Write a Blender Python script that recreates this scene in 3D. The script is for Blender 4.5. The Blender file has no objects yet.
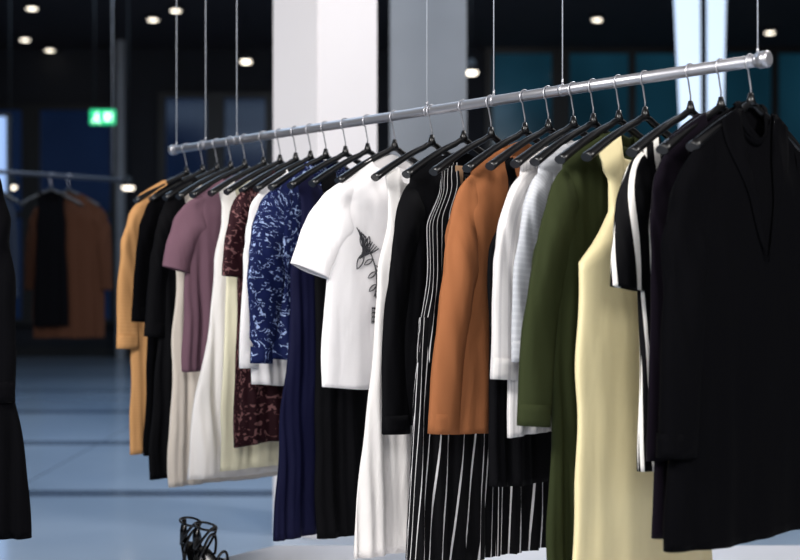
import bpy, bmesh, math, random
from mathutils import Vector, Matrix, noise
random.seed(4)
scn = bpy.context.scene
scn.view_settings.view_transform = 'Standard'
COL = scn.collection

def lin(c):
    o = []
    for v in c:
        v = v/255.0
        o.append(v/12.92 if v <= .04045 else ((v+.055)/1.055)**2.4)
    return (o[0], o[1], o[2], 1.0)

# ------------------------------------------------------------ materials
def base_mat(name, rgb, rough=.6, metal=0.0, spec=.5):
    m = bpy.data.materials.new(name); m.use_nodes = True
    b = m.node_tree.nodes['Principled BSDF']
    b.inputs['Base Color'].default_value = lin(rgb)
    b.inputs['Roughness'].default_value = rough
    b.inputs['Metallic'].default_value = metal
    b.inputs['Specular IOR Level'].default_value = spec
    return m, m.node_tree, b

def N(nt, t, **kw):
    n = nt.nodes.new(t)
    for k, v in kw.items():
        setattr(n, k, v)
    return n

def emit_mat(name, rgb, s):
    m, nt, b = base_mat(name, rgb, .5)
    b.inputs['Emission Color'].default_value = lin(rgb)
    b.inputs['Emission Strength'].default_value = s
    return m

def math_n(nt, op, a, bval=None):
    n = N(nt, 'ShaderNodeMath', operation=op)
    if isinstance(a, (int, float)): n.inputs[0].default_value = a
    else: nt.links.new(a, n.inputs[0])
    if bval is not None:
        if isinstance(bval, (int, float)): n.inputs[1].default_value = bval
        else: nt.links.new(bval, n.inputs[1])
    return n.outputs[0]

def fabric(name, rgb, rough=.85, pat=None, rgb2=(255, 255, 255), p=(1, 1), bump=.15, bscale=500, sheen=.0, spec=.12, wr=.35):
    m, nt, b = base_mat(name, rgb, rough, 0, spec)
    b.inputs['Sheen Weight'].default_value = sheen
    uv = N(nt, 'ShaderNodeUVMap'); uv.uv_map = 'UVMap'
    nz = N(nt, 'ShaderNodeTexNoise'); nz.inputs['Scale'].default_value = bscale
    nz.inputs['Detail'].default_value = 3
    nt.links.new(uv.outputs[0], nz.inputs['Vector'])
    bp = N(nt, 'ShaderNodeBump'); bp.inputs['Strength'].default_value = bump
    bp.inputs['Distance'].default_value = .002
    nt.links.new(nz.outputs[0], bp.inputs['Height'])
    tc = N(nt, 'ShaderNodeTexCoord')
    mp = N(nt, 'ShaderNodeMapping'); mp.inputs['Scale'].default_value = (1, 1, .3); mp.inputs['Rotation'].default_value = (0, .15, 0)
    nt.links.new(tc.outputs['Object'], mp.inputs[0])
    w = N(nt, 'ShaderNodeTexNoise'); w.inputs['Scale'].default_value = 13; w.inputs['Detail'].default_value = 2
    w.inputs['Distortion'].default_value = .5
    nt.links.new(mp.outputs[0], w.inputs['Vector'])
    bp2 = N(nt, 'ShaderNodeBump'); bp2.inputs['Strength'].default_value = wr
    bp2.inputs['Distance'].default_value = .02
    nt.links.new(w.outputs[0], bp2.inputs['Height'])
    nt.links.new(bp.outputs[0], bp2.inputs['Normal'])
    nt.links.new(bp2.outputs[0], b.inputs['Normal'])
    if pat:
        sx = N(nt, 'ShaderNodeSeparateXYZ'); nt.links.new(uv.outputs[0], sx.inputs[0])
        if pat == 'stripe':
            f = math_n(nt, 'FRACT', math_n(nt, 'MULTIPLY', sx.outputs[0], p[0]))
            fac = math_n(nt, 'LESS_THAN', f, p[1])
        elif pat == 'dstripe':
            f = math_n(nt, 'FRACT', math_n(nt, 'MULTIPLY', math_n(nt, 'ADD', sx.outputs[0], math_n(nt, 'MULTIPLY', sx.outputs[1], .14)), p[0]))
            fac = math_n(nt, 'LESS_THAN', f, p[1])
        elif pat == 'hstripe':
            f = math_n(nt, 'FRACT', math_n(nt, 'MULTIPLY', sx.outputs[1], p[0]))
            fac = math_n(nt, 'LESS_THAN', f, p[1])
        elif pat == 'blotch':
            q = N(nt, 'ShaderNodeTexNoise'); q.inputs['Scale'].default_value = p[0]; q.inputs['Detail'].default_value = 1
            q.inputs['Distortion'].default_value = 1.5
            nt.links.new(uv.outputs[0], q.inputs['Vector'])
            fac = math_n(nt, 'GREATER_THAN', q.outputs[0], p[1])
        elif pat == 'squiggle':
            q = N(nt, 'ShaderNodeTexNoise'); q.inputs['Scale'].default_value = p[0]; q.inputs['Detail'].default_value = 1
            q.inputs['Distortion'].default_value = 1.2
            nt.links.new(uv.outputs[0], q.inputs['Vector'])
            d = math_n(nt, 'ABSOLUTE', math_n(nt, 'SUBTRACT', q.outputs[0], .5))
            q2 = N(nt, 'ShaderNodeTexNoise'); q2.inputs['Scale'].default_value = p[0]*1.3
            nt.links.new(uv.outputs[0], q2.inputs['Vector'])
            fac = math_n(nt, 'MULTIPLY', math_n(nt, 'LESS_THAN', d, p[1]), math_n(nt, 'GREATER_THAN', q2.outputs[0], .5))
        mx = N(nt, 'ShaderNodeMix', data_type='RGBA')
        mx.inputs[6].default_value = lin(rgb); mx.inputs[7].default_value = lin(rgb2)
        nt.links.new(fac, mx.inputs[0]); nt.links.new(mx.outputs[2], b.inputs['Base Color'])
    return m

M = {}
M['black'] = fabric('black_wool', (3, 3, 5), .9, spec=.05, wr=.3)
M['black2'] = fabric('black_cotton', (4, 4, 7), .8, spec=.10, wr=.4)
M['velvet'] = fabric('dark_plum_velvet', (12, 7, 16), .8, sheen=.03, spec=.05, wr=.3)
M['bold'] = fabric('bold_stripe', (5, 5, 8), .7, 'dstripe', (240, 236, 230), (17, .40))
M['boldsl'] = fabric('bold_stripe_sleeve', (5, 5, 8), .7, 'dstripe', (240, 236, 230), (16, .24))
M['yellow'] = fabric('butter_yellow_satin', (226, 212, 166), .5, spec=.35, wr=.2)
M['olive'] = fabric('olive_cotton', (42, 48, 26), .85)
M['grey'] = fabric('grey_marl_knit', (180, 182, 188), .9, 'hstripe', (190, 192, 197), (60, .4), bump=.4, bscale=300)
M['whitek'] = fabric('white_knit', (222, 218, 216), .9, 'stripe', (202, 198, 198), (45, .3), bump=.4, bscale=300)
M['camel'] = fabric('camel_brown', (142, 89, 56), .85)
M['pin'] = fabric('pinstripe', (5, 5, 8), .8, 'stripe', (205, 203, 205), (40, .11), wr=.2)
M['white'] = fabric('white_cotton', (234, 231, 232), .8, wr=.3)
M['white2'] = fabric('white_satin', (228, 224, 222), .6, spec=.3)
M['navy'] = fabric('navy_crepe', (10, 12, 44), .75, spec=.15)
M['bluepat'] = fabric('blue_print', (16, 25, 66), .7, 'squiggle', (150, 168, 208), (34, .030))
M['burg'] = fabric('burgundy_print', (40, 16, 22), .7, 'blotch', (120, 84, 84), (40, .60))
M['cream'] = fabric('cream_crepe', (230, 224, 196), .75)
M['mauve'] = fabric('mauve_jersey', (104, 77, 89), .85)
M['beige'] = fabric('beige_linen', (202, 192, 181), .85)
M['orange'] = fabric('apricot_knit', (186, 139, 92), .9, 'hstripe', (181, 134, 87), (90, .4), bump=.35, bscale=300)
M['brown'] = fabric('rust_brown', (58, 34, 22), .9)
M['slate'] = fabric('slate_blue', (30, 37, 50), .85)
M['print'] = base_mat('grey_black_ink', (40, 40, 46), .7)[0]
M['plastic'] = base_mat('black_hanger_plastic', (8, 8, 10), .35)[0]
M['steel'] = base_mat('brushed_steel', (168, 168, 174), .36, .75)[0]
M['dsteel'] = base_mat('dark_steel', (60, 62, 70), .45, .6)[0]
M['wire'] = base_mat('steel_wire', (190, 194, 202), .45, .3)[0]
M['button'] = base_mat('grey_button', (80, 76, 84), .3)[0]
M['wood'] = base_mat('clip_wood', (150, 118, 90), .5)[0]

nt = M['steel'].node_tree
nz = N(nt, 'ShaderNodeTexNoise'); nz.inputs['Scale'].default_value = 60
bp = N(nt, 'ShaderNodeBump'); bp.inputs['Strength'].default_value = .08
nt.links.new(nz.outputs[0], bp.inputs['Height']); nt.links.new(bp.outputs[0], nt.nodes['Principled BSDF'].inputs['Normal'])

# ------------------------------------------------------------ mesh helpers
class MB:
    def __init__(s):
        s.bm = bmesh.new(); s.uv = s.bm.loops.layers.uv.new('UVMap'); s.mats = []
    def mi(s, mat):
        if mat not in s.mats: s.mats.append(mat)
        return s.mats.index(mat)
    def grid(s, f, nu, nv, mat, closed=True, capa=False, capb=False, smooth=True):
        k = s.mi(mat); nc = nu if closed else nu+1
        rows = []; uvs = []
        for j in range(nv+1):
            r = []; q = []
            for i in range(nu+1):
                co, uv = f(i/nu, j/nv)
                q.append(uv)
                if i < nc: r.append(s.bm.verts.new(co))
            rows.append(r); uvs.append(q)
        for j in range(nv):
            for i in range(nu):
                i2 = (i+1) % nc if closed else i+1
                try: fa = s.bm.faces.new((rows[j][i], rows[j][i2], rows[j+1][i2], rows[j+1][i]))
                except ValueError: continue
                fa.material_index = k; fa.smooth = smooth
                for l, (a, b) in zip(fa.loops, ((j, i), (j, i+1), (j+1, i+1), (j+1, i))):
                    l[s.uv].uv = uvs[a][b]
        if closed and capa: s.bm.faces.new(rows[0]).material_index = k
        if closed and capb: s.bm.faces.new(rows[-1][::-1]).material_index = k
    def tube(s, pts, rad, mat, n=10, ry=None, cap=True):
        pts = [Vector(p) for p in pts]
        m = len(pts)-1
        T = []
        for i in range(m+1):
            a = pts[max(i-1, 0)]; b = pts[min(i+1, m)]
            T.append((b-a).normalized())
        up = Vector((0, 1, 0)) if abs(T[0].y) < .9 else Vector((1, 0, 0))
        fr = []
        for t in T:
            sd = t.cross(up)
            if sd.length < 1e-4: sd = Vector((1, 0, 0))
            sd.normalize(); u2 = sd.cross(t).normalized(); up = u2
            fr.append((sd, u2))
        def f(u, v):
            i = round(v*m); a = 2*math.pi*u
            r = rad[i] if isinstance(rad, (list, tuple)) else rad
            r2 = (ry[i] if isinstance(ry, (list, tuple)) else ry) if ry else r
            return pts[i]+fr[i][0]*r*math.cos(a)+fr[i][1]*r2*math.sin(a), (u*.1, v)
        s.grid(f, n, m, mat, True, cap, cap)
    def box(s, c, d, mat, rot=None, bevel=0):
        k = s.mi(mat)
        r = bmesh.ops.create_cube(s.bm, size=1)
        mt = Matrix.Translation(c) @ (rot if rot else Matrix.Identity(4)) @ Matrix.Diagonal((*d, 1))
        bmesh.ops.transform(s.bm, matrix=mt, verts=r['verts'])
        fs = set(f for v in r['verts'] for f in v.link_faces)
        for f in fs: f.material_index = k
        if bevel:
            es = set(e for v in r['verts'] for e in v.link_edges)
            bmesh.ops.bevel(s.bm, geom=list(es), offset=bevel, segments=2, affect='EDGES')
    def obj(s, name, parent=None, mtx=None, solid=0):
        bmesh.ops.recalc_face_normals(s.bm, faces=s.bm.faces)
        me = bpy.data.meshes.new(name); s.bm.to_mesh(me); s.bm.free()
        for m in s.mats: me.materials.append(m)
        o = bpy.data.objects.new(name, me); COL.objects.link(o)
        if mtx is not None: o.matrix_world = mtx
        if parent: o.parent = parent
        if solid:
            md = o.modifiers.new('cloth_thickness', 'SOLIDIFY'); md.thickness = solid; md.offset = -1
        return o

def simple_box(name, c, d, mat, rot=None, bevel=0, parent=None):
    b = MB(); b.box((0, 0, 0), d, mat, None, bevel)
    m = Matrix.Translation(c) @ (rot if rot else Matrix.Identity(4))
    return b.obj(name, parent, m)

def sm(a): 
    a = max(0, min(1, a)); return a*a*(3-2*a)

def prof(ctrl, v):
    for (a, x), (b, y) in zip(ctrl, ctrl[1:]):
        if v <= b:
            return x+(y-x)*sm((v-a)/(b-a)) if b > a else y
    return ctrl[-1][1]

# ------------------------------------------------------------ rail frame
RZ = 1.80
NEAR = Vector((0.823, 2.95, RZ)); FAR = Vector((-0.873, 5.0, RZ))
YAW = math.atan2(-.638, -.771)      # local +x : towards the aisle side, local +y : towards near rail end
def rail_pt(t): return NEAR.lerp(FAR, t)
def rail_mtx(t, jit=0):
    return Matrix.Translation(rail_pt(t)) @ Matrix.Rotation(YAW+jit, 4, 'Z')

def S(x): return -.098-.105*(abs(x)/.21)**1.25

def make_hanger(mtx, clips=False, span=.215):
    b = MB()
    pts = []; r = []; ry = []
    n = 28
    for i in range(n+1):
        u = -1+2*i/n; x = u*span
        pts.append((x, .0, S(x)-.004 + (.004 if abs(u) < .1 else 0)))
        r.append(.0085+.003*abs(u)); ry.append(.0075+.0095*abs(u)**1.3)
    b.tube(pts, r, M['plastic'], 10, ry)
    b.tube([(0, 0, -.10), (0, 0, -.085), (0, 0, -.072)], [.014, .009, .006], M['plastic'], 10)
    hp = [(0, 0, -.08), (0, 0, -.06), (.004, 0, -.045)]
    for k in range(15):
        a = math.radians(-62+k*17.5)
        hp.append((.020*math.cos(a), 0, -.0030+.020*math.sin(a)))
    b.tube(hp, .0020, M['steel'], 8)
    if clips:
        b.tube([(-.17, 0, -.2), (.17, 0, -.2)], .003, M['steel'], 8)
        for sx in (-1, 1):
            b.box((sx*.13, 0, -.215), (.035, .022, .06), M['wood'], None, .003)
    return b.obj('clothes_hanger', None, mtx)

def fold(a):       # rounded ridges, sharper valleys
    return 2*abs(math.sin(a*.5))**1.1-1.1

def garment(name, mat, mtx, hem, wsh, wch, whem, b=.036, neck=(.075, .05, .015), sleeve=None,
            folds=(.006, .09), seed=0, strap=False, collar=0, lapel=False, extra=None, legs=None, drop=0, hanger=True, clips=False, ctrl=None, slmat=None):
    rnd = random.Random(seed*7+3); ph = rnd.uniform(0, 6.28); ph2 = rnd.uniform(0, 6.28)
    b *= .80
    amp, lam = folds; nw, nf, nb = neck
    mb = MB()
    if ctrl is None:
        if strap: ctrl = [(0, wsh), (.07, wsh-.012), (.12, wsh-.012), (.25, wch), (1, whem)]
        else: ctrl = [(0, wsh), (.08, wsh+.005), (.25, wch), (1, whem)]
    bodyhem = hem if not legs else legs
    def Y(x, front, v, s):
        bb = .011+(b-.011)*sm(v/.18)
        wob = 1.6*noise.noise(Vector((seed*3.1, v*1.6, x*2)))
        k = 1+.8*noise.noise(Vector((seed*1.7, v*2, x*6)))
        drag = (.22-v)*3*abs(x)/.2 if v < .22 else 0
        g = amp*k*(sm(v*1.1)*.85+.15)*(fold(2*math.pi*x/lam+ph+wob+drag+(0 if front else 2))
             + .5*math.sin(2*math.pi*x/(lam*.43)+ph2+wob*2))
        g2 = .006*noise.noise(Vector((x*9, v*4*hem-x*3, seed+(0 if front else 5))))*sm(v*4)
        y = bb*abs(s)**.8
        y = y+(g+g2)*min(1, abs(s)*1.6)
        return y if front else -y
    def ztop(x, front):
        z = S(x)+.010-drop
        if abs(x) < nw:
            z -= (nf if front else nb)*math.sqrt(max(0, 1-(x/nw)**2))**(1.0)
        return z
    def body(u, v0):
        v = v0**1.25; a = 2*math.pi*u; c = math.cos(a); s = math.sin(a)
        w = prof(ctrl, v)
        x = w*math.copysign(abs(c)**.8, c)
        y = Y(x, s >= 0, v, s)
        zt = ztop(x, s >= 0)
        hz = -bodyhem + .014*noise.noise(Vector((x*5, seed, 2)))
        z = zt*(1-v)+hz*v
        x += .013*noise.noise(Vector((seed*2.0, z*5, math.copysign(3, c))))*abs(c)*sm(v*3)
        return Vector((x, y, z)), (u*(2*wch+.02)*2, z)
    mb.grid(body, 128, 54, mat)
    def surf(x, z, off=.003):
        zt = ztop(x, True); v = max(0, min(1, (zt-z)/(zt+bodyhem)))
        w = prof(ctrl, v); c = min(.999, (abs(x)/w)**1.25); s = math.sqrt(1-c*c)
        return Vector((x, Y(x, True, v, s)+off, z))
    if legs:
        for sd in (-1, 1):
            def leg(u, v, sd=sd):
                a = 2*math.pi*u; c = math.cos(a); s = math.sin(a)
                w = whem*.5+.03*v
                cx = sd*(whem*.5+.02*v-.004)
                x = cx+w*math.copysign(abs(c)**.85, c)
                fl = amp*(.6+v)*(math.sin(2*math.pi*x/lam+ph)+.6*math.sin(2*math.pi*x/(lam*.4)+ph2))
                y = (b*.95+fl)*math.copysign(abs(s)**.7, s)
                z = -(legs-.12)*(1-v)-hem*v
                return Vector((x, y, z)), (u*w*4, z)
            mb.grid(leg, 80, 20, mat)
    if sleeve:
        L, cx, r0, r1 = sleeve[:4]
        puff = sleeve[4] if len(sleeve) > 4 else 0
        zs = S(wsh)-drop
        ths = b*.80
        smat = slmat or mat
        for sd in (-1, 1):
            if sd == -1: cxx = min(cx, .27)
            else: cxx = cx
            P = [Vector((wsh-.055, 0, zs-r0*.88)), Vector((wsh+.012, 0, zs-r0*.82)), Vector((wsh*.35+cxx*.65+.0, 0, zs-r0-.30*(L+zs))), Vector((cxx, 0, -L))]
            def pos(v):
                w = 1-v
                return P[0]*w**3+P[1]*3*v*w*w+P[2]*3*v*v*w+P[3]*v**3
            def slv(u, v, sd=sd):
                a = 2*math.pi*u; c = math.cos(a); s = math.sin(a)
                p = pos(v); t = (pos(min(1, v+.01))-pos(max(0, v-.01))).normalized()
                n = Vector((-t.z, 0, t.x))
                r = r0+(r1-r0)*v
                if puff: r = r1+(r0-r1)*(1-v**4)+puff*math.sin(math.pi*min(1, v*1.0))**2
                if puff and v > .93: r = r1*.8
                el = math.exp(-((v-.5)/.22)**2) if L > .6 else .3
                d1 = noise.noise(Vector((v*L*11+c*1.6, s*1.6, seed+sd*3)))
                cr = d1*.12*(.3+el)
                # long vertical drape on the sleeve faces
                vd = .12*math.sin(3*a+seed+1.5*noise.noise(Vector((v*2, seed, 1))))*sm(v*2)
                wr = 1+cr+.10*noise.noise(Vector((v*L*6, c*1.3, seed+sd)))
                ry = ths*(.55+.45*sm(v*4))*(1+.15*math.sin(2*a+seed+v*4)+vd)
                if puff: ry = ths*1.1
                q = p+n*r*wr*c+Vector((0, ry*s*(wr+cr), 0))
                q.x *= sd
                q.y += .006*math.sin(v*L*9+seed)
                return q, (u*r*4.4, -v*L)
            mb.grid(slv, 48, 50, smat)
            if L > .6:
                def cuff(u, v, sd=sd):
                    a = 2*math.pi*u; p = pos(1); t = (pos(1)-pos(.98)).normalized(); n = Vector((-t.z, 0, t.x))
                    q = p+t*(-.05+.052*v)+n*(r1*.98)*math.cos(a)*1.03+Vector((0, ths*1.03*math.sin(a), 0))
                    q.x *= sd; q.y += .006*math.sin(L*9+seed)
                    return q, (u*r1*4.4, v*.05)
                mb.grid(cuff, 40, 3, smat)
    if collar:
        def col(u, v):
            a = 2*math.pi*u
            x = (nw*1.02-.02*math.sin(math.pi*v))*math.cos(a); s = math.sin(a)
            y = (.014+.012*math.sin(math.pi*min(1, v*1.2)))*s
            zb = S(nw)+.004-(nf*.8 if s > 0 else nb)*abs(s)-drop
            z = zb+collar*(math.sin(math.pi*v*.8))
            if v > .5: y *= 1.15+v*.2
            return Vector((x, y, z)), (u*.4, v*.1)
        mb.grid(col, 48, 8, mat)
    if lapel:
        for sd in (-1, 1):
            def lp(u, v, sd=sd):
                z = S(nw)+.0-(.34*v)
                xin = nw*(1-v)+.004
                xo = xin+ (.055+.03*math.sin(math.pi*min(1, v*1.6)))*(1-v)**.6+.002
                x = (xin+(xo-xin)*u)
                z2 = z+.02*u
                zt = ztop(x, True)
                p = surf(x, min(z2, zt), .004+.004*(1-u))
                p.x *= sd
                return p, (u*.08, v*.34)
            mb.grid(lp, 6, 20, mat, closed=False)
    if extra: extra(mb, surf)
    o = mb.obj(name, None, mtx, .0022)
    if hanger: make_hanger(mtx, clips)
    return o, surf

def G(name, t, mat, *a, **k):
    jit = k.pop('jit', 0)
    if 'slmat' in k: k['slmat'] = M[k['slmat']]
    return garment(name, M[mat], rail_mtx(t, jit), *a, **k)

# ------------------------------------------------------------ garments near -> far
def coat_buttons(mb, surf):
    for i in range(4):
        z = -.78-.020*i
        c = Vector((.272-.003*i, .031, z))
        mb.tube([c+Vector((0, -.008, 0)), c+Vector((0, 0, 0)), c+Vector((0, .002, 0))], [.0055, .0055, .004], M['button'], 12)
G('black_blazer_coat', .012, 'black', 1.085, .21, .235, .305, b=.048, neck=(.06, .10, .0), sleeve=(.88, .272, .068, .056), lapel=True, collar=.02, seed=1, extra=coat_buttons, folds=(.004, .16))
G('plum_velvet_coat', .043, 'velvet', 1.075, .19, .195, .245, b=.028, neck=(.07, .08, .01), sleeve=(.90, .215, .062, .045), seed=2, folds=(.004, .12))
G('bold_striped_dress', .076, 'bold', .94, .18, .185, .185, b=.032, neck=(.12, .12, .06), sleeve=(.52, .235, .068, .058), seed=3, drop=.02, folds=(.006, .1), slmat='boldsl')
G('yellow_sleeveless_dress', .128, 'yellow', 1.28, .168, .246, .262, b=.038, neck=(.10, .14, .09), strap=True, seed=4, folds=(.003, .20), drop=.022,
  ctrl=[(0, .172), (.04, .158), (.09, .132), (.15, .128), (.19, .165), (.22, .238), (.5, .240), (1, .262)])
G('olive_shirt_dress', .160, 'olive', 1.25, .205, .23, .255, b=.032, neck=(.075, .05, .01), sleeve=(.845, .305, .064, .052), seed=5, collar=.012, drop=.024)
G('grey_marl_sweater', .192, 'grey', .80, .20, .22, .22, b=.028, neck=(.11, .06, .02), sleeve=(.70, .245, .06, .045), seed=6, drop=.02)
G('white_knit_cardigan', .218, 'whitek', .89, .195, .225, .24, b=.030, neck=(.10, .06, .02), sleeve=(.745, .255, .06, .046), seed=7, drop=.025)
G('black_camisole_dress', .252, 'black2', 1.03, .16, .215, .215, b=.03, neck=(.135, .16, .13), strap=True, seed=8, drop=.03)
G('camel_sweater_dress', .285, 'camel', .90, .20, .24, .262, b=.040, neck=(.085, .05, .01), sleeve=(.895, .288, .070, .052), seed=9, folds=(.005, .14), drop=.022)
G('pinstripe_jumpsuit', .335, 'pin', 1.27, .185, .235, .265, b=.036, neck=(.13, .14, .09), seed=10, legs=.72, folds=(.006, .07), clips=True, drop=.03)
G('black_blazer', .378, 'black2', .90, .20, .22, .235, b=.032, neck=(.09, .09, .02), sleeve=(.92, .252, .062, .046), seed=11, drop=.02)
G('white_maxi_dress', .43, 'white2', 1.28, .175, .205, .285, b=.036, neck=(.13, .12, .09), strap=True, seed=12, folds=(.008, .10), drop=.03)

def tee_print(mb, surf):
    def stroke(pts, w):
        n = len(pts)-1
        def f(u, v):
            i = round(u*n); p = Vector(pts[i]+(0,)); q = Vector(pts[min(i+1, n)]+(0,)) ; o = Vector(pts[max(i-1, 0)]+(0,))
            d = (q-o).normalized(); nn = Vector((-d.y, d.x, 0))*w*(v-.5)*(.4+.6*math.sin(math.pi*min(.97, max(.05, i/n))))
            return surf(p.x+nn.x, p.y+nn.y, .003), (u, v)
        mb.grid(f, n, 2, M['print'], closed=False, smooth=False)
    def petal(x, z, L, ang, wd, w):
        for sgn in (-1, 1):
            pts = []
            for k in range(13):
                t = k/12; s = sgn*wd*math.sin(math.pi*t)**.9
                pts.append((x+L*t*math.cos(ang)-s*math.sin(ang), z+L*t*math.sin(ang)+s*math.cos(ang)))
            stroke(pts, w)
    rr = random.Random(11)
    D = math.radians
    # loose sketch: sweeping feather strokes over a small figure and caption
    for k in range(11):
        x0 = .165-.008*k; z0 = -.345-.006*k; pts = []; a = D(235+9*k); L = .075*rr.uniform(.7, 1.1)
        for j in range(13):
            pts.append((x0, z0)); x0 += L/12*math.cos(a); z0 += L/12*math.sin(a); a += .05
        stroke(pts, .0036)
    petal(.15, -.36, .06, D(250), .012, .003); petal(.12, -.37, .06, D(285), .010, .003); petal(.14, -.42, .055, D(300), .010, .003)
    stem = [(.125-.03*math.sin(k/16*2.4), -.40-.15*k/16) for k in range(17)]
    stroke(stem, .0034)
    for k in (4, 6, 8, 10, 12, 14):
        petal(stem[k][0], stem[k][1], .036, D(205+k*3 if k % 4 else -25-k), .006, .0028)
    for k in range(4):
        stroke([(.088+.003*j, -.585-.013*k+.002*math.sin(j*2.2)) for j in range(0, 9)], .0036)
    for k in range(4):
        stroke([(.09+.007*k, -.58), (.09+.007*k, -.63)], .0028)
G('white_printed_tshirt', .495, 'white', .82, .212, .258, .272, b=.036, neck=(.095, .06, .02), sleeve=(.475, .312, .085, .072), seed=13, extra=tee_print, folds=(.003, .2), drop=.008)
G('black_skirt_dress', .545, 'black2', 1.285, .18, .20, .20, b=.032, neck=(.13, .10, .08), strap=True, seed=14, drop=.02)
G('navy_pleated_dress', .588, 'navy', 1.295, .185, .21, .275, b=.034, neck=(.13, .10, .08), strap=True, seed=15, folds=(.006, .06), drop=.02)
G('blue_patterned_blouse', .628, 'bluepat', .75, .205, .22, .225, b=.034, neck=(.085, .05, .01), sleeve=(.76, .247, .065, .04, .012), seed=16, collar=.02, drop=.01)
G('white_blouse', .66, 'white', .835, .20, .215, .232, b=.026, neck=(.10, .05, .02), sleeve=(.78, .23, .06, .042), seed=17, drop=.01)
G('burgundy_patterned_dress', .692, 'burg', 1.04, .205, .225, .245, b=.028, neck=(.09, .05, .02), sleeve=(.49, .232, .07, .055), seed=18, drop=.01)
G('cream_slip_dress', .727, 'cream', 1.13, .18, .215, .235, b=.028, neck=(.12, .12, .08), strap=True, seed=19, drop=.02)
G('white_flared_dress', .765, 'white2', 1.166, .18, .20, .305, b=.036, neck=(.12, .10, .08), strap=True, seed=20, folds=(.007, .10), drop=.02)
G('mauve_tshirt', .81, 'mauve', .815, .205, .235, .255, b=.034, neck=(.09, .05, .01), sleeve=(.466, .272, .072, .06), seed=21, drop=.02)
G('beige_linen_dress', .845, 'beige', 1.22, .19, .225, .255, b=.03, neck=(.12, .08, .05), strap=True, seed=22, folds=(.006, .08), drop=.02)
G('black_long_dress', .88, 'black2', 1.20, .19, .235, .275, b=.03, neck=(.09, .06, .02), sleeve=(.70, .25, .06, .045), seed=23, folds=(.006, .08))
G('charcoal_jacket', .918, 'black', 1.13, .205, .225, .24, b=.03, neck=(.09, .06, .01), sleeve=(.65, .245, .065, .045), seed=24)
G('apricot_cardigan', .962, 'orange', 1.14, .205, .225, .24, b=.034, neck=(.09, .08, .01), sleeve=(.75, .247, .062, .045), seed=25)

# ------------------------------------------------------------ rail
def rail(name, a, b, ts, ceil=5.2, r=.0145, mt='steel'):
    e = bpy.data.objects.new(name, None); COL.objects.link(e)
    a = Vector(a); b = Vector(b); d = (b-a).normalized()
    m = MB(); m.tube([a, a.lerp(b, .33), a.lerp(b, .66), b], r, M[mt], 24); m.obj('tube', e)
    for i, (p, s) in enumerate(((a, -1), (b, 1))):
        m = MB(); m.tube([p-d*s*.018, p-d*s*.016, p+d*s*.006, p+d*s*.010], [r*1.0, r*1.35, r*1.35, r*.9], M[mt], 24)
        m.obj('end_cap_%d' % (i+1), e)
    for i, t in enumerate(ts):
        p = a.lerp(b, t)
        m = MB(); m.tube([p+Vector((0, 0, r*.8)), p+Vector((0, 0, 1)), Vector((p.x, p.y, ceil))], .0016, M['wire'], 8)
        m.tube([p-d*.005, p-d*.004, p+d*.004, p+d*.005], [r, r*1.1, r*1.1, r], M[mt], 20)
        m.tube([p+Vector((0, 0, r)), p+Vector((0, 0, r+.010)), p+Vector((0, 0, r+.016))], [.0035, .0035, .002], M[mt], 10)
        m.obj('suspension_wire_%d' % (i+1), e)
    return e
du = (FAR-NEAR).normalized()
rail('clothes_rail', NEAR-du*.008, FAR-du*.0, [.008, .235, .333, .44, .83, .91, .99])

rail('clothes_rail', (-1.20, 2.85, 1.80), (-1.20, 3.6, 1.80), [.06, .94])
garment('long_black_coat', M['black'], Matrix.Translation((-1.212, 3.2, 1.80)) @ Matrix.Rotation(math.pi, 4, 'Z'),
        1.13, .19, .22, .305, b=.05, neck=(.07, .08, .01), sleeve=(.80, .215, .065, .05), seed=31, lapel=True)
# rack and coats modelled as solid objects to stand in for a glass reflection
rail('clothes_rail', (-2.85, 8.6, 2.03), (-2.05, 9.5, 2.03), [.05, .95], mt='dsteel')  # rail of the reflected rack
def DG(name, mat, t, *a, **k):
    p = Vector((-2.85, 8.6, 2.03)).lerp(Vector((-2.05, 9.5, 2.03)), t)
    garment(name, M[mat], Matrix.Translation(p) @ Matrix.Rotation(math.radians(180+8), 4, 'Z'), *a, **k)
DG('reflected_rust_coat', 'brown', .64, 1.14, .21, .24, .25, b=.05, sleeve=(.80, .25, .075, .055), seed=40)
DG('reflected_black_vest', 'black', .52, 1.05, .10, .10, .12, b=.04, strap=True, neck=(.06, .1, .02), seed=41)
DG('reflected_slate_coat', 'slate', .10, 1.05, .15, .15, .16, b=.04, sleeve=(.85, .17, .055, .045), seed=42)

# ------------------------------------------------------------ room
def proc_wall(name, rgb, rough, ns=3, var=.25, emis=None):
    m, nt, b = base_mat(name, rgb, rough)
    tc = N(nt, 'ShaderNodeTexCoord'); nz = N(nt, 'ShaderNodeTexNoise'); nz.inputs['Scale'].default_value = ns
    nt.links.new(tc.outputs['Object'], nz.inputs['Vector'])
    mx = N(nt, 'ShaderNodeMix', data_type='RGBA')
    c = lin(rgb); mx.inputs[6].default_value = tuple(v*(1-var) for v in c[:3])+(1,); mx.inputs[7].default_value = tuple(min(1, v*(1+var)) for v in c[:3])+(1,)
    nt.links.new(nz.outputs[0], mx.inputs[0]); nt.links.new(mx.outputs[2], b.inputs['Base Color'])
    if emis:
        nt.links.new(mx.outputs[2], b.inputs['Emission Color']); b.inputs['Emission Strength'].default_value = emis
    return m
wall_m = proc_wall('dark_wall', (20, 22, 30), .8)
ceil_m = proc_wall('dark_ceiling', (52, 44, 44), .8)
glass_m = proc_wall('night_glass', (12, 42, 55), .12, .6, .9, .9)  # emission in the teal panes stands in for dim dusk light outside
glass2_m = proc_wall('night_glass_blue', (10, 22, 44), .12, .5, .8, .8)  # blue panes also glow faintly in place of light from outside
frame_m = base_mat('black_frame', (10, 11, 14), .5)[0]
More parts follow.
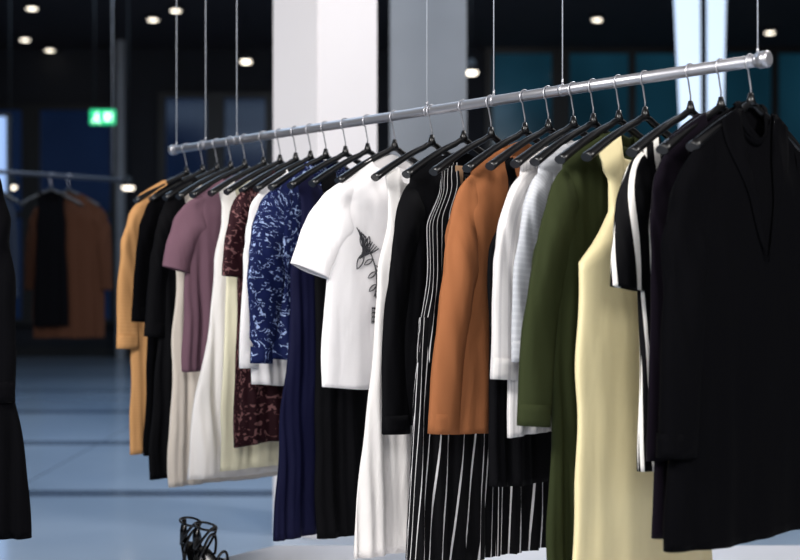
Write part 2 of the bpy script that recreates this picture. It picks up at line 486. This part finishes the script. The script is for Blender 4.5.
col_m = proc_wall('white_plaster', (232, 228, 230), .7, 2, .03)
col2_m = proc_wall('grey_plaster', (128, 131, 136), .6, 2, .2)

fm, nt, b = base_mat('polished_floor', (150, 170, 200), .12)
tc = N(nt, 'ShaderNodeTexCoord'); sp = N(nt, 'ShaderNodeSeparateXYZ'); nt.links.new(tc.outputs['Object'], sp.inputs[0])
f1 = math_n(nt, 'FRACT', math_n(nt, 'MULTIPLY', math_n(nt, 'ADD', sp.outputs[1], 1.7), 1/2.45))
band = math_n(nt, 'LESS_THAN', f1, .10)
f2 = math_n(nt, 'FRACT', math_n(nt, 'MULTIPLY', sp.outputs[0], 1/2.4))
bandx = math_n(nt, 'LESS_THAN', f2, .004)
bb = math_n(nt, 'MULTIPLY', math_n(nt, 'MAXIMUM', band, bandx), .7)
nz = N(nt, 'ShaderNodeTexNoise'); nz.inputs['Scale'].default_value = .6; nz.inputs['Detail'].default_value = 4
nt.links.new(tc.outputs['Object'], nz.inputs['Vector'])
mx0 = N(nt, 'ShaderNodeMix', data_type='RGBA'); mx0.inputs[6].default_value = lin((134, 154, 178)); mx0.inputs[7].default_value = lin((190, 203, 218))
nt.links.new(nz.outputs[0], mx0.inputs[0])
mx = N(nt, 'ShaderNodeMix', data_type='RGBA'); mx.inputs[7].default_value = lin((44, 58, 80))
nt.links.new(mx0.outputs[2], mx.inputs[6]); nt.links.new(bb, mx.inputs[0]); nt.links.new(mx.outputs[2], b.inputs['Base Color'])

simple_box('floor', (0, 9.5, -.05), (16, 25, .1), fm)
simple_box('ceiling', (0, 9.5, 5.25), (16, 25, .1), ceil_m)
simple_box('wall_back', (0, 22.1, 2.6), (16.2, .2, 5.2), wall_m)
simple_box('wall_left', (-8.1, 9.5, 2.6), (.2, 25, 5.2), wall_m)
simple_box('wall_right', (8.1, 9.5, 2.6), (.2, 25, 5.2), wall_m)
simple_box('wall_front', (0, -3.1, 2.6), (16.2, .2, 5.2), wall_m)
simple_box('baseboard_back', (0, 21.97, .08), (16, .06, .16), frame_m)

def window(name, x0, x1, z0, z1, y, nx, nz_, mat):
    e = bpy.data.objects.new(name, None); COL.objects.link(e)
    m = MB(); m.box(((x0+x1)/2, y, (z0+z1)/2), (x1-x0, .03, z1-z0), mat); m.obj('pane', e)
    m = MB()
    for i in range(nx+1):
        x = x0+(x1-x0)*i/nx; m.box((x, y-.04, (z0+z1)/2), (.12 if i % 2 == 0 else .3, .1, z1-z0+.1), frame_m)
    for i in range(nz_+1):
        z = z0+(z1-z0)*i/nz_; m.box(((x0+x1)/2, y-.05, z), (x1-x0, .1, .09), frame_m)
    m.obj('frame', e)
window('window_1', 1.5, 7.5, .6, 5.15, 21.9, 5, 1, glass_m)
window('window_2', -4.0, -1.3, .6, 4.4, 21.9, 3, 2, glass2_m)
window('window_3', -7.6, -4.8, .6, 4.2, 21.9, 2, 2, glass2_m)

# columns
a = math.radians(54.5)
cx = Vector((-.41, 6.5)); dr = Vector((math.cos(a), math.sin(a))); dl = Vector((-math.sin(a), math.cos(a)))
cc = cx+dr*.25+dl*.15
simple_box('white_column', (cc.x, cc.y, 2.6), (.5, .3, 5.2), col_m, Matrix.Rotation(a, 4, 'Z'), .004)
simple_box('grey_column', (.19, 9.0, 2.6), (.52, .5, 5.2), col2_m, None, .01)
simple_box('ceiling_pillar', (-4.55, 21.2, 2.6), (.13, .13, 5.2), col2_m, None, .01)

def fin(x0, x1, t0, t1, y, nm):
    m = MB(); mat = emit_mat('cool_light_panel', (198, 214, 234), .9)
    k = m.mi(mat)
    vs = [m.bm.verts.new(v) for v in ((x0, y, .0), (x1, y, .0), (t1, y, 5.2), (t0, y, 5.2), (x0, y+.06, .0), (x1, y+.06, .0), (t1, y+.06, 5.2), (t0, y+.06, 5.2))]
    for f in ((0, 1, 2, 3), (7, 6, 5, 4), (0, 4, 5, 1), (1, 5, 6, 2), (2, 6, 7, 3), (3, 7, 4, 0)): m.bm.faces.new([vs[i] for i in f])
    return m.obj(nm)
fin(2.72, 2.80, 2.48, 2.76, 12, 'illuminated_fin')
fin(2.86, 2.92, 2.84, 3.04, 12, 'illuminated_fin')

e = bpy.data.objects.new('digital_display', None); COL.objects.link(e)
simple_box('screen', (-3.97, 12, 1.78), (.66, .05, 2.05), emit_mat('screen_glow', (150, 175, 215), .6), parent=e)
simple_box('bezel', (-3.97, 12.06, 1.78), (.72, .06, 2.12), frame_m, parent=e)
simple_box('stand', (-3.97, 12.1, .37), (.12, .06, .75), frame_m, parent=e)
simple_box('foot', (-3.97, 12.08, .02), (.6, .35, .04), frame_m, parent=e)

e = bpy.data.objects.new('exit_sign', None); COL.objects.link(e)
gx, gy, gz = -3.43, 15, 3.18
simple_box('housing', (gx, gy+.03, gz), (.31, .05, .19), frame_m, parent=e)
simple_box('green_panel', (gx, gy, gz), (.29, .02, .17), emit_mat('exit_green', (30, 185, 120), 1.3), parent=e)
gw = emit_mat('exit_white', (230, 255, 240), 2)
m = MB()
m.tube([(gx-.06, gy-.02, gz+.05), (gx-.06, gy-.02, gz+.052)], .014, gw, 10)
m.box((gx-.065, gy-.02, gz+.01), (.03, .01, .06), gw, Matrix.Rotation(.3, 4, 'Y'))
m.box((gx-.09, gy-.02, gz-.04), (.016, .01, .06), gw, Matrix.Rotation(.7, 4, 'Y'))
m.box((gx-.045, gy-.02, gz-.045), (.016, .01, .06), gw, Matrix.Rotation(-.4, 4, 'Y'))
m.box((gx+.05, gy-.02, gz), (.045, .01, .09), gw)
m.box((gx+.10, gy-.02, gz), (.016, .01, .09), gw)
m.obj('pictogram', e)
m = MB()
for s in (-.10, .10): m.tube([(gx+s, gy+.03, gz+.09), (gx+s, gy+.03, 5.2)], .006, frame_m, 8)
m.obj('hanging_rods', e)

dl_m = emit_mat('downlight_glow', (255, 244, 225), 4)
def downlight(x, y, r=.12, z=5.2):
    m = MB()
    m.tube([(x, y, z), (x, y, z-.05), (x, y, z-.06)], [r*1.3, r*1.3, r*1.1], frame_m, 20)
    m.tube([(x, y, z-.055), (x, y, z-.068)], [r, r*.8], dl_m, 20)
    m.obj('ceiling_downlight')
for x, y in ((-5.21, 18.4), (-3.65, 19.2), (-3.20, 18.55), (-5.86, 21.75), (-6.0, 20.8), (2.91, 19.2), (5.75, 20.2)):
    downlight(x, y, .08)
def pendant(x, y, z):
    m = MB()
    m.tube([(x, y, 5.2), (x, y, z+.15)], .006, frame_m, 6)
    m.tube([(x, y, z+.15), (x, y, z+.1), (x, y, z)], [.02, .06, .10], frame_m, 18)
    m.tube([(x, y, z), (x, y, z-.03)], [.08, .06], dl_m, 18)
    m.obj('pendant_lamp')
pendant(-2.25, 19, 4.5); pendant(-3.45, 16.5, 2.48); pendant(.82, 15, 3.7); pendant(-4.8, 16, 2.45)

# ------------------------------------------------------------ display plinth + sandals
pm = proc_wall('white_lacquer', (222, 222, 228), .35, 2, .02)
m = MB(); k = m.mi(pm)
poly = [(-.45, 4.66), (-.98, 3.95), (-.6, 2.6), (1.9, 2.6), (1.9, 4.66)]
lo = [m.bm.verts.new((x, y, 0)) for x, y in poly]; hi = [m.bm.verts.new((x, y, .35)) for x, y in poly]
m.bm.faces.new(hi); m.bm.faces.new(lo[::-1])
for i in range(5): m.bm.faces.new((lo[i], lo[(i+1) % 5], hi[(i+1) % 5], hi[i]))
o = m.obj('display_plinth'); bv = o.modifiers.new('b', 'BEVEL'); bv.width = .006; bv.segments = 2

shoe_m = base_mat('black_patent', (10, 10, 12), .2)[0]
def sandal(x, y, rot):
    m = MB()
    def sole_z(u): return .008+.085*sm((u-.38)/.5)
    def f(u, v):
        uu = v; yy = (-.11+.22*uu)
        w = .036*math.sin(math.pi*(.08+.86*uu))**.5*(1-.25*sm((uu-.4)/.4))
        a = 2*math.pi*u
        return Vector((w*math.cos(a), yy, sole_z(uu)+.005*math.sin(a))), (u, v)
    m.grid(f, 20, 24, shoe_m, True, True, True)
    m.tube([(0, .098, .09), (0, .10, .05), (0, .102, 0)], [.014, .007, .005], shoe_m, 12)
    def strap(y0, y1, h, w):
        pts = []
        z0 = sole_z((y0+.11)/.22)
        for k in range(17):
            a = math.pi*k/16
            pts.append((w*math.cos(a), y0+(y1-y0)*math.sin(a), z0+h*math.sin(a)))
        m.tube(pts, .0045, shoe_m, 8)
    strap(-.075, -.06, .035, .034); strap(-.055, -.07, .05, .036)
    strap(-.02, .0, .06, .033); strap(.0, -.02, .075, .032); strap(.05, .03, .07, .028); strap(.08, .02, .075, .026)
    m.tube([(.032*math.cos(a), .062+.038*math.sin(a), .165+.008*math.sin(a)) for a in [2*math.pi*k/20 for k in range(21)]], .004, shoe_m, 8)
    m.tube([(0, .1, .09), (0, .106, .13), (0, .1, .168)], [.016, .012, .007], shoe_m, 8)
    m.obj('strappy_sandal', None, Matrix.Translation((x, y, .351)) @ Matrix.Rotation(rot, 4, 'Z'))
sandal(-.64, 4.17, .7); sandal(-.57, 4.10, .9)

# ------------------------------------------------------------ lights
def area(name, loc, target, sx, sy, p, col):
    l = bpy.data.lights.new(name, 'AREA'); l.shape = 'RECTANGLE'; l.size = sx; l.size_y = sy; l.energy = p; l.color = col
    o = bpy.data.objects.new(name, l); COL.objects.link(o); o.location = loc
    o.rotation_euler = (Vector(target)-Vector(loc)).to_track_quat('-Z', 'Y').to_euler()
    return o
area('ceiling_light_left', (-2.6, .8, 3.4), (-.3, 4.0, 1.1), 1.0, 1.0, 240, (1, .975, .945))
area('ceiling_light_right', (2.6, .2, 3.4), (.2, 3.8, 1.1), 1.0, 1.0, 165, (1, .965, .93))
area('ceiling_light_center', (0, -1.2, 2.8), (0, 4.0, 1.0), 2, 1.2, 85, (1, .99, .98))
area('column_fill_light', (2.6, 5.2, 4.6), (-.2, 6.6, 2.0), .8, .8, 110, (1, .98, .97))  # added area light, aimed to brighten the white column's right face
area('hall_light', (-1.5, 9, 5.05), (-1.5, 9, 0), 7, 4, 260, (.60, .78, 1))
area('hall_light', (-1.5, 14.5, 5.05), (-1.5, 14.5, 0), 8, 4, 160, (.55, .75, 1))
w = bpy.data.worlds.new('night'); scn.world = w; w.use_nodes = True
w.node_tree.nodes['Background'].inputs[0].default_value = (.01, .02, .04, 1)

# ------------------------------------------------------------ camera
cam = bpy.data.cameras.new('camera'); co = bpy.data.objects.new('camera', cam); COL.objects.link(co)
co.location = (0, 0, 1.30); co.rotation_euler = (math.pi/2, 0, 0)
cam.lens = 1300/800*36; cam.sensor_width = 36; cam.clip_end = 100
cam.dof.use_dof = True; cam.dof.focus_distance = 3.5; cam.dof.aperture_fstop = 2.4
scn.camera = co
